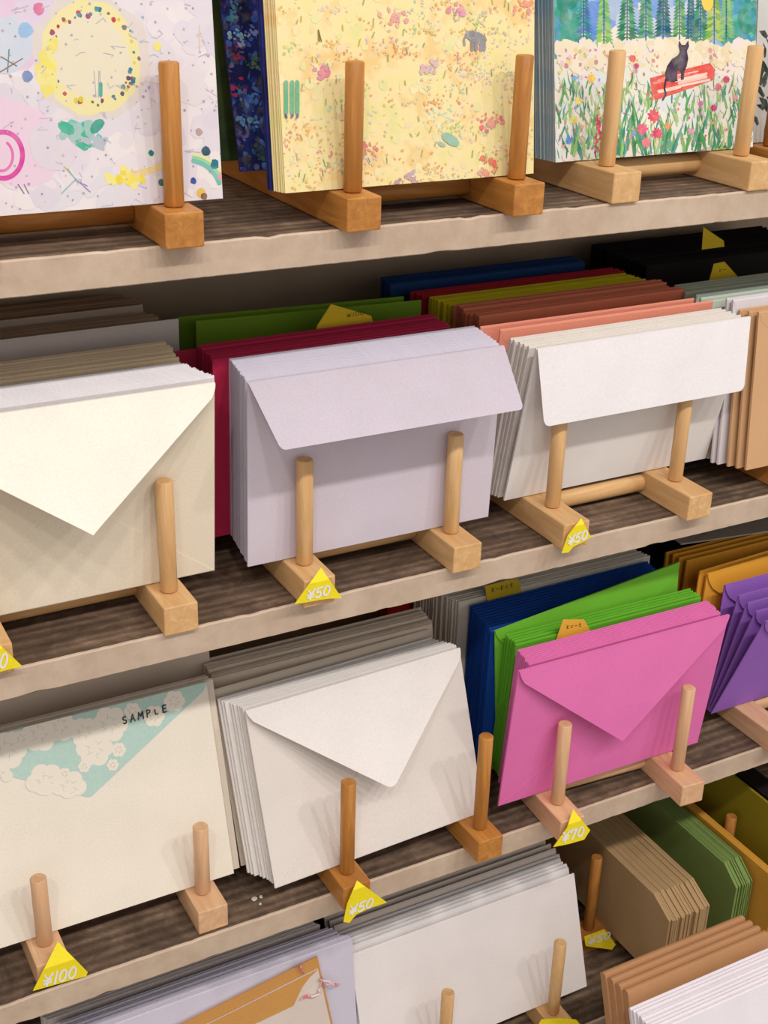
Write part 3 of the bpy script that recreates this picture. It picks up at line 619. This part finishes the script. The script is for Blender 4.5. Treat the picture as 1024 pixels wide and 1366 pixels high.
# yellow flower field
A = Art(); u = sheet_uv(pB); px = .00044
for k in range(220): dab(A, u, R_.uniform(372, 712), R_.uniform(-5, 258), R_.uniform(2, 7), R_.choice([(242, 228, 172), (241, 223, 160), (237, 226, 160), (243, 230, 180), (240, 217, 160), (234, 227, 168), (240, 219, 172), (229, 224, 160), (242, 226, 166)]), R_.uniform(.5, 1))
for cx, cy, sp, n, cs in ([(R_.uniform(378, 708), R_.uniform(0, 250), R_.uniform(7, 18), R_.randint(8, 20), R_.choice([[(232, 168, 100), (228, 150, 96), (238, 186, 120)], [(228, 168, 168), (234, 184, 176), (222, 146, 140)], [(190, 206, 120), (206, 214, 120), (176, 200, 128)], [(212, 196, 196), (220, 204, 206)], [(186, 210, 180), (196, 216, 190)], [(226, 182, 104), (232, 196, 120)]])) for _ in range(95)]):
    for _ in range(n): dab(A, u, cx+R_.gauss(0, sp), cy+R_.gauss(0, sp*.55), R_.uniform(.7, 2.1), R_.choice(cs), R_.uniform(.4, 1))
for cx, cy, c in ((430, 97, (216, 110, 150)), (655, 165, (222, 90, 110)), (654, 160, (230, 130, 130)), (610, 14, (222, 130, 170)), (525, 25, (230, 150, 160)), (700, 10, (236, 140, 100)), (490, 200, (210, 110, 110)), (650, 215, (226, 80, 70)), (645, 232, (230, 140, 130)), (548, 238, (180, 140, 170)), (570, 90, (206, 170, 190)), (460, 150, (232, 180, 150))):
    for _ in range(18): dab(A, u, cx+R_.gauss(0, 8), cy+R_.gauss(0, 5), R_.uniform(1.2, 3.8), tuple(int(v*.75+q_*.25) for v, q_ in zip((c[0]+R_.randint(-12, 12), c[1]+R_.randint(-20, 20), c[2]+R_.randint(-20, 20)), (242, 226, 166))), R_.uniform(.5, 1))
for k in range(70):
    x, y = R_.uniform(376, 705), R_.uniform(5, 250); A.line([u(x, y), u(x+R_.uniform(-3, 3), y-R_.uniform(4, 10))], .0005, R_.choice([(150, 176, 90), (120, 160, 110), (190, 170, 80)]))
GRY = (150, 146, 148)   # the little elephant
dab(A, u, 636, 50, 10, GRY, .68, 0, 14); dab(A, u, 626, 47, 6, (158, 154, 156), .9, 0); dab(A, u, 629, 45, 4, (136, 132, 136), 1.1, 0)
for x in (629, 634, 641, 645): A.line([u(x, 54), u(x, 66)], .0019, (142, 138, 142))
A.line([u(621, 47), u(618, 53), u(619, 60)], .0012, GRY); A.line([u(645, 46), u(648, 54)], .0006, GRY)
dab(A, u, 600, 186, 13, (150, 190, 170), .45, -.5); dab(A, u, 588, 192, 6, (160, 196, 176), .4, -.5)
for x in (381, 389, 396): A.line([u(x, 110), u(x, 150)], .0022, (110, 180, 140)); dab(A, u, x, 155, 3, (110, 90, 140), .5)
for x in (425, 428): A.line([u(424, 40), u(x, 55)], .0006, (120, 110, 60))
A.build('printed_picture', pB, .1505, H1)

# cat on a red log
A = Art(); u = sheet_uv(pC); px = .00055
def curtain(x0, x1, y0, y1, n, cs, r0, r1, asp=(.5, 1)):
    for _ in range(n): dab(A, u, R_.uniform(x0, x1), R_.uniform(y0, y1), R_.uniform(r0, r1), R_.choice(cs), R_.uniform(*asp))
curtain(742, 1012, -30, 42, 120, [(120, 160, 222), (150, 184, 230), (196, 206, 226), (90, 140, 220), (170, 190, 220)], 8, 18)
for x, w_ in ((752, 20), (985, 36)): curtain(x-w_*.5, x+w_*.6, -20, 62, 60, [(60, 160, 140), (40, 140, 120), (80, 180, 170), (60, 150, 180)], 7, 15)
for x, yb, wd, cs in ((778, 64, 15, [(30, 130, 130), (40, 150, 150), (60, 110, 160)]), (805, 60, 14, [(110, 180, 90), (150, 200, 100)]), (836, 52, 16, [(40, 120, 90), (70, 160, 110)]), (861, 48, 13, [(50, 130, 100), (90, 170, 110)]), (884, 46, 13, [(30, 90, 110), (50, 120, 100)]), (906, 46, 11, [(60, 140, 90), (100, 170, 80)]), (921, 55, 9, [(30, 100, 110), (40, 120, 130)]), (934, 55, 13, [(30, 110, 90), (60, 150, 100)]), (952, 52, 14, [(120, 170, 60), (180, 200, 80)]), (968, 48, 12, [(150, 190, 110), (120, 180, 120)])):
    for i in range(20):
        y = yb-i*4.6; hw = wd*(1-i/26)
        for sgn in (-1, 1):
            q = u(x, y-3); e2 = u(x+sgn*hw, y+3); A.poly([q, u(x+sgn*hw*.5, y-3), e2, u(x+sgn*hw*.4, y+3)], R_.choice(cs))
    A.line([u(x, yb+6), u(x, yb-80)], .0008, (40, 90, 80))
dab(A, u, 943, 6, 7, (240, 206, 60), 1.3)
curtain(742, 1008, 58, 90, 240, [(238, 226, 196), (240, 230, 206), (232, 218, 180), (236, 224, 220)], 4, 10)
curtain(742, 1008, 66, 110, 170, [(236, 212, 150), (220, 150, 150), (226, 200, 210), (200, 140, 150), (240, 226, 190), (200, 200, 140)], 1, 3)
curtain(742, 1008, 100, 215, 190, [(236, 232, 222), (240, 234, 228), (228, 230, 216), (222, 226, 226)], 5, 12)
GR = [(80, 160, 90), (50, 130, 80), (120, 180, 90), (150, 200, 120), (60, 140, 120), (90, 160, 150), (170, 200, 130)]
for _ in range(330):
    x, y = R_.uniform(744, 1006), R_.uniform(118, 214); q = u(x, y); A.blade(q[0], q[1], R_.uniform(8, 26)*px, R_.uniform(1.5, 4.2)*px, R_.uniform(-.5, .5), R_.choice(GR), R_.uniform(-.12, .12))
for _ in range(70):
    x, y = R_.uniform(760, 1000), R_.uniform(190, 216); q = u(x, y); A.blade(q[0], q[1], R_.uniform(18, 38)*px, R_.uniform(3, 6)*px, R_.uniform(-.45, .45), R_.choice(GR[:6]), R_.uniform(-.1, .1))
for x, y, r, c in ((871, 155, 9, (226, 60, 90)), (856, 172, 8, (230, 90, 130)), (876, 178, 8, (220, 70, 110)), (861, 190, 7, (232, 110, 130)), (968, 106, 5, (206, 60, 120)), (957, 116, 5, (220, 110, 130)), (951, 144, 5, (200, 60, 120)), (934, 138, 4, (206, 110, 170)), (921, 175, 5, (220, 150, 190)), (843, 78, 5, (226, 90, 70)), (848, 88, 4, (200, 80, 130)), (788, 105, 6, (240, 206, 80)), (770, 135, 5, (240, 214, 110)), (758, 187, 5, (90, 150, 220)), (765, 104, 4, (120, 170, 220)), (844, 178, 4, (110, 160, 220)), (890, 168, 5, (230, 150, 90)), (764, 160, 6, (226, 220, 120)), (1007, 165, 7, (226, 60, 70)), (1003, 150, 5, (230, 110, 110)), (980, 130, 4, (230, 150, 160))):
    for k in range(9): a = k*.7; dab(A, u, x+r*.55*math.cos(a), y+r*.55*math.sin(a), r*.42, (min(255, c[0]+R_.randint(-8, 12)), max(0, c[1]+R_.randint(-25, 25)), c[2]), .5, -a)
for k in range(26): dab(A, u, 797+R_.uniform(-5, 5)*(1-k/40), 205-k*2.0, R_.uniform(1.6, 3), R_.choice([(206, 30, 80), (226, 50, 100), (190, 30, 70)]), .7)
curtain(744, 1004, 96, 200, 150, [(226, 120, 150), (240, 210, 110), (130, 170, 220), (220, 90, 90), (236, 170, 110), (200, 150, 200)], .9, 2.2)
RED = [(222, 70, 60), (232, 96, 84), (206, 56, 52), (240, 140, 120)]
A.poly([u(866, 104), u(946, 84), u(953, 93), u(950, 107), u(873, 134), u(868, 122)], (226, 82, 70))
for k in range(26):
    f = R_.random(); y = 106+f*24; x = R_.uniform(868, 910); A.line([u(x, y-(x-868)*.24), u(x+R_.uniform(20, 42), y-(x-868)*.24-R_.uniform(5, 9))], R_.uniform(.0006, .0016), R_.choice(RED+[(244, 196, 180), (244, 214, 200)]))
CT_ = (58, 38, 62)   # the seated cat
A.poly([u(*p) for p in ((887, 108), (886, 98), (889, 88), (895, 79), (903, 74), (906, 69), (904, 61), (905, 54), (908, 60), (913, 60), (917, 54), (918, 62), (915, 68), (917, 78), (915, 88), (912, 95), (911, 106), (907, 107), (907, 97), (903, 94), (902, 104), (903, 108), (896, 110))], CT_)
dab(A, u, 896, 97, 7, (70, 48, 76), 1.2, 0); dab(A, u, 910, 76, 4, (76, 54, 84), 1.6, 0)
A.line([u(887, 106), u(885, 118), u(887, 126), u(883, 133)], .0014, CT_)
A.build('printed_picture', pC, .1515, H1)

# night scene
A = Art(); u = sheet_uv(pN)
for _ in range(420): dab(A, u, R_.uniform(290, 400), R_.uniform(-10, 228), R_.uniform(1.5, 6), R_.choice([(30, 60, 150), (40, 90, 190), (24, 30, 90), (60, 50, 140), (20, 20, 60), (50, 110, 190), (34, 28, 84), (16, 16, 46)]), R_.uniform(.3, .9))
for cx, cy, c, n in ((311, 75, (160, 30, 80), 16), (312, 118, (206, 50, 90), 16), (338, 82, (40, 110, 60), 20), (330, 130, (60, 130, 210), 20), (330, 40, (120, 130, 220), 14), (318, 48, (170, 206, 230), 16), (330, 162, (110, 160, 210), 22), (320, 180, (90, 70, 160), 16), (350, 15, (90, 90, 200), 20), (312, 15, (60, 150, 170), 14), (345, 200, (40, 80, 90), 20)):
    for _ in range(n): dab(A, u, cx+R_.gauss(0, 7), cy+R_.gauss(0, 6), R_.uniform(.8, 3), (min(255, max(0, c[0]+R_.randint(-20, 20))), min(255, max(0, c[1]+R_.randint(-20, 20))), min(255, max(0, c[2]+R_.randint(-20, 20)))), R_.uniform(.4, 1))
A.build('printed_picture', pN, .150, H1)
# dark leaves at the far end
A = Art(); u = sheet_uv(pD)
for _ in range(40): q = u(R_.uniform(1010, 1050), R_.uniform(40, 185)); A.blade(q[0], q[1], R_.uniform(10, 24)*px, R_.uniform(4, 9)*px, R_.uniform(-1.2, 1.2), R_.choice([(24, 50, 38), (36, 70, 48), (20, 36, 34)]), .1)
A.build('printed_picture', pD, .150, H1)

# --- floral flap and handwriting on the sample envelope
u = sheet_uv(sam); W3, H3 = .165, .1285
ap = u(105, 1066); dm = H3-ap[1]
prism('flap', ccw([(W3/2-hw, H3-.0004-d) for d, hw in vflap(W3, dm, .006, .004, .004)] + [(W3/2+hw, H3-.0004-d) for d, hw in reversed(vflap(W3, dm, .006, .004, .004))]), .0003, paper((186, 214, 204)), sam, y0=-.0004)
A = Art()
for cx, cy, s_ in ((126, 998, 1.5), (158, 1000, .6), (61, 1044, 1.6), (92, 1050, 1.4), (53, 978, 1.5), (80, 968, 1.3), (112, 976, 1.2), (146, 966, 1.5), (9, 1000, 1.6), (0, 1035, 1), (28, 985, .7), (112, 1022, .5), (160, 1040, .6), (86, 1032, .5), (36, 1048, .5), (176, 948, .7), (205, 955, .9), (232, 935, .9), (150, 1020, .5)):
    for k in range(6): q = u(cx+9*s_*math.cos(k*1.05), cy+9*s_*math.sin(k*1.05)); A.ell(q[0], q[1], 6.5*s_*px, 6.5*s_*px, (238, 230, 214), 0, 12)
    q = u(cx, cy); A.ell(q[0], q[1], 9*s_*px, 9*s_*px, (238, 230, 214), 0, 12)
    for k in range(6): A.line([u(cx+4*s_*math.cos(k*1.05), cy+4*s_*math.sin(k*1.05)), u(cx+9*s_*math.cos(k*1.05+.3), cy+9*s_*math.sin(k*1.05+.3))], .00035, (206, 202, 182))
    for a0 in (0, 130, 240): A.line([u(*p) for p in arc(cx, cy, 6*s_, 6*s_, a0, a0+80, 6)], .0003, (206, 206, 186))
def clip_flap(A):
    out = []; rows = vflap(W3, dm, .006, .004, .004)
    def hwat(d):
        for (d0, h0), (d1, h1) in zip(rows[:-1], rows[1:]):
            if d0 <= d <= d1: return h0+(h1-h0)*(d-d0)/max(1e-9, d1-d0)
        return 0
    for pts, c in A.P:
        cx, cz = sum(p[0] for p in pts)/len(pts), sum(p[1] for p in pts)/len(pts)
        if abs(cx-W3/2) < hwat(H3-cz) + .0015: out.append((pts, c))
    A.P = out
clip_flap(A)
pf = A.build('printed_blossom', sam, W3, H3, y0=-.00045)
A = Art()
for q in writing('SAMPLE', (163, 966), (8.0, -2.3), (-.8, -9.6), 1.7, 1.32): A.poly([u(*p) for p in q], (30, 26, 28))
A.build('handwriting', sam, W3, H3, y0=-.0008)

# --- yellow price tags
YT = paper((246, 226, 40), .5)
WHITEINK = plain('white_marker', (250, 248, 236), 0.5)
def price_tag(label, text, outline, yf, zfold, org, uv_, vv, wd, back=.7, adv=.95, holes=None):
    q0 = Vector((0, yf, zfold)); nv = Vector((0, -1, 0)); n2 = Vector((0, -1, back)).normalized()
    def hit(p, off=0.0):
        a = onplane(p, q0+nv*off, nv)
        if a.z > zfold: a = onplane(p, q0+n2*off, n2)
        return a
    # split the outline where it crosses the fold
    pts = []
    n = len(outline)
    for i in range(n):
        p, q = outline[i], outline[(i+1) % n]; a, b_ = hit(p), hit(q); pts.append(a)
        if (a.z-zfold)*(b_.z-zfold) < 0:
            lo, hi = 0.0, 1.0
            for _ in range(40):
                m_ = (lo+hi)/2; c = hit((p[0]+(q[0]-p[0])*m_, p[1]+(q[1]-p[1])*m_))
                if (c.z-zfold)*(a.z-zfold) > 0: lo = m_
                else: hi = m_
            c.z = zfold; pts.append(c)
    ctr = sum(pts, Vector())/len(pts); o = empty('price_tag', ctr)
    tag(o, label, 'price tag')
    th = .0004
    up = [p for p in pts if p.z >= zfold-1e-6]; lw = [p for p in pts if p.z <= zfold+1e-6]
    V, Fc = [], []
    for grp, nn in ((up, n2), (lw, nv)):
        if len(grp) < 3: continue
        b0 = len(V); V += [tuple(p-ctr) for p in grp] + [tuple(p-ctr-nn*th) for p in grp]; k = len(grp)
        Fc += [tuple(range(b0, b0+k)), tuple(range(b0+2*k-1, b0+k-1, -1))] + [(b0+i, b0+k+i, b0+k+(i+1) % k, b0+(i+1) % k) for i in range(k)]
    c = mk('card', V, Fc, YT, o)
    bm = bmesh.new(); bm.from_mesh(c.data); bmesh.ops.recalc_face_normals(bm, faces=bm.faces); bm.to_mesh(c.data); bm.free()
    if text:
        V, Fc = [], []
        for k, poly in enumerate(writing(text, org, uv_, vv, wd, adv)):
            b0 = len(V); V += [tuple(hit(p, .00035+k*1e-6)-ctr) for p in poly]; Fc.append(tuple(range(b0, b0+len(poly))))
        mk('lettering', V, Fc, WHITEINK, o)
    return o
price_tag('yellow price tag reading ¥50 on the lavender envelopes stand', 'Y50', [(428, 757), (456, 798), (440, 798.5), (428, 800), (412, 803), (393, 806)], -.0125, S2+BH, (409, 801), (11, -2.8), (2.6, -13), 2.5)
price_tag('yellow price tag reading ¥50 on the white square-flap envelopes stand', 'Y50', [(775, 691), (788, 716), (780, 722), (765, 729), (758, 737), (749, 738), (757, 715)], -.0145, S2+BH, (757, 728), (9.2, -3.4), (2.6, -12), 2.4)
price_tag('yellow price tag on the cream envelopes stand', 'Y50', [(-6, 855), (30, 889), (12, 893), (-10, 899), (-44, 908)], -.0085, S2+BH, (-25, 899), (12.5, -3.4), (3, -19), 3)
price_tag('large yellow price tag reading ¥100 on the floral sample stand', 'Y100', [(77, 1256), (117, 1297), (115, 1302), (44, 1322)], -.002, S3+BH, (57, 1317), (13.2, -4), (3, -15.5), 2.8)
price_tag('yellow price tag reading ¥50 on the off-white envelopes stand', 'Y50', [(476, 1174.5), (516, 1204), (492, 1212), (475, 1220), (466, 1231), (458, 1230), (463, 1206)], -.0225, S3+BH, (465, 1222), (11.5, -4.6), (3, -12.5), 2.4)
price_tag('yellow price tag reading ¥70 on the pink envelopes stand', 'Y70', [(764, 1079.5), (787, 1107.5), (779, 1120), (758, 1126), (738, 1130), (756, 1105)], -.0295, S3+BH, (749, 1124), (10.5, -3.4), (2.6, -13), 2.4)
price_tag('yellow price tag reading ¥50 lying by the brown kraft cards', 'Y50', [(779, 1250), (806, 1240), (821, 1260), (816, 1267), (781, 1262)], .050, S4+.05, (784, 1261), (10.5, -3.2), (2.6, -10), 2.0)
price_tag('yellow price tag below a peg of the long white envelopes stand', None, [(722, 1360), (745, 1358), (768, 1360), (790, 1384), (775, 1398), (702, 1398)], -.0155, S4+BH, None, None, None, 1)

# --- yellow divider tags between envelopes, pencilled
PENCIL = plain('pencil', (70, 58, 30), 0.7)
def divider(label, outline, y, lean, down, text, org, uv_, vv, wd, rgb=(240, 206, 44)):
    q = onplane(outline[0], Vector((0, y, CAMZ-.25)), Vector((0, -1, 0)))
    o = tag(empty('divider_tag', (q.x, y, q.z)), label, 'tag'); o.rotation_euler = (math.radians(lean), 0, 0)
    u = sheet_uv(o); pts = [u(*p) for p in outline]
    lo = pts[-2:]; pts = pts + [(lo[1][0], lo[1][1]-down), (lo[0][0], lo[0][1]-down)] if False else pts
    prism('card', ccw(pts), .0004, paper(rgb), o)
    if text:
        V, Fc = [], []
        for k, poly in enumerate(writing(text, org, uv_, vv, wd)):
            b0 = len(V); V += [(u(*p)[0], -.0001-k*1e-6, u(*p)[1]) for p in poly]; Fc.append(tuple(range(b0, b0+len(poly))))
        mk('pencil_note', V, Fc, PENCIL, o)
divider('yellow divider tag with pencil note between green and crimson envelopes', [(441.6, 405.7), (495, 421.4), (497, 428), (500, 470), (420, 480), (422.5, 435.4)], .0955, 0, .03, 'Y100', (462, 424), (7, -1.4), (.6, -5.5), .7)
divider('yellow divider tag standing behind the sage envelopes', [(952, 352), (966, 349), (983, 368), (986, 400), (942, 405), (946, 373)], .1, 0, .03, 'c-', (958, 363), (6, -1), (.5, -4.5), .7)
divider('dim yellow divider tag among black envelopes at the back', [(938, 303), (965, 321), (966, 329), (936, 333)], .119, 0, .03, None, None, None, None, 1)
divider('olive-yellow divider tag on the light grey envelopes', [(646.4, 782), (680, 773), (691, 772), (696, 791.4), (697, 815), (652, 825), (650, 800.6)], .0895, 0, .03, 'k-kct', (655, 790), (6.4, -1.6), (.6, -6), .8, (206, 176, 40))
divider('orange-yellow divider tag between pink and bright green envelopes', [(751, 826.5), (779, 826.5), (788, 842.5), (792, 870), (738, 880), (742, 852.6)], .0262, 5, .03, 'kc-t', (755, 839), (5.6, -.9), (.5, -5), .7, (240, 190, 70))

# --- small white flecks lying on the third shelf
for k, (x, y) in enumerate(((339, 1199), (348, 1196.5), (347, 1206))):
    c = onz((x, y), S3+.0002); r = (.0022, .0014, .0009)[k]; n = 9; rr = random.Random(k)
    rad = [r*rr.uniform(.75, 1.1) for _ in range(n)]
    V = [(rad[i]*math.cos(2*math.pi*i/n), rad[i]*math.sin(2*math.pi*i/n), 0) for i in range(n)]; V += [(a*.8, b_*.8, .0005) for a, b_, _ in V]
    o = mk('paint_fleck', V, [tuple(range(n-1, -1, -1)), tuple(range(n, 2*n))] + [(i, (i+1) % n, n+(i+1) % n, n+i) for i in range(n)], paper((226, 222, 214))); o.location = c
    tag(o, 'small white paint fleck on the worn third shelf board', 'fleck', 'white flecks on the third shelf')
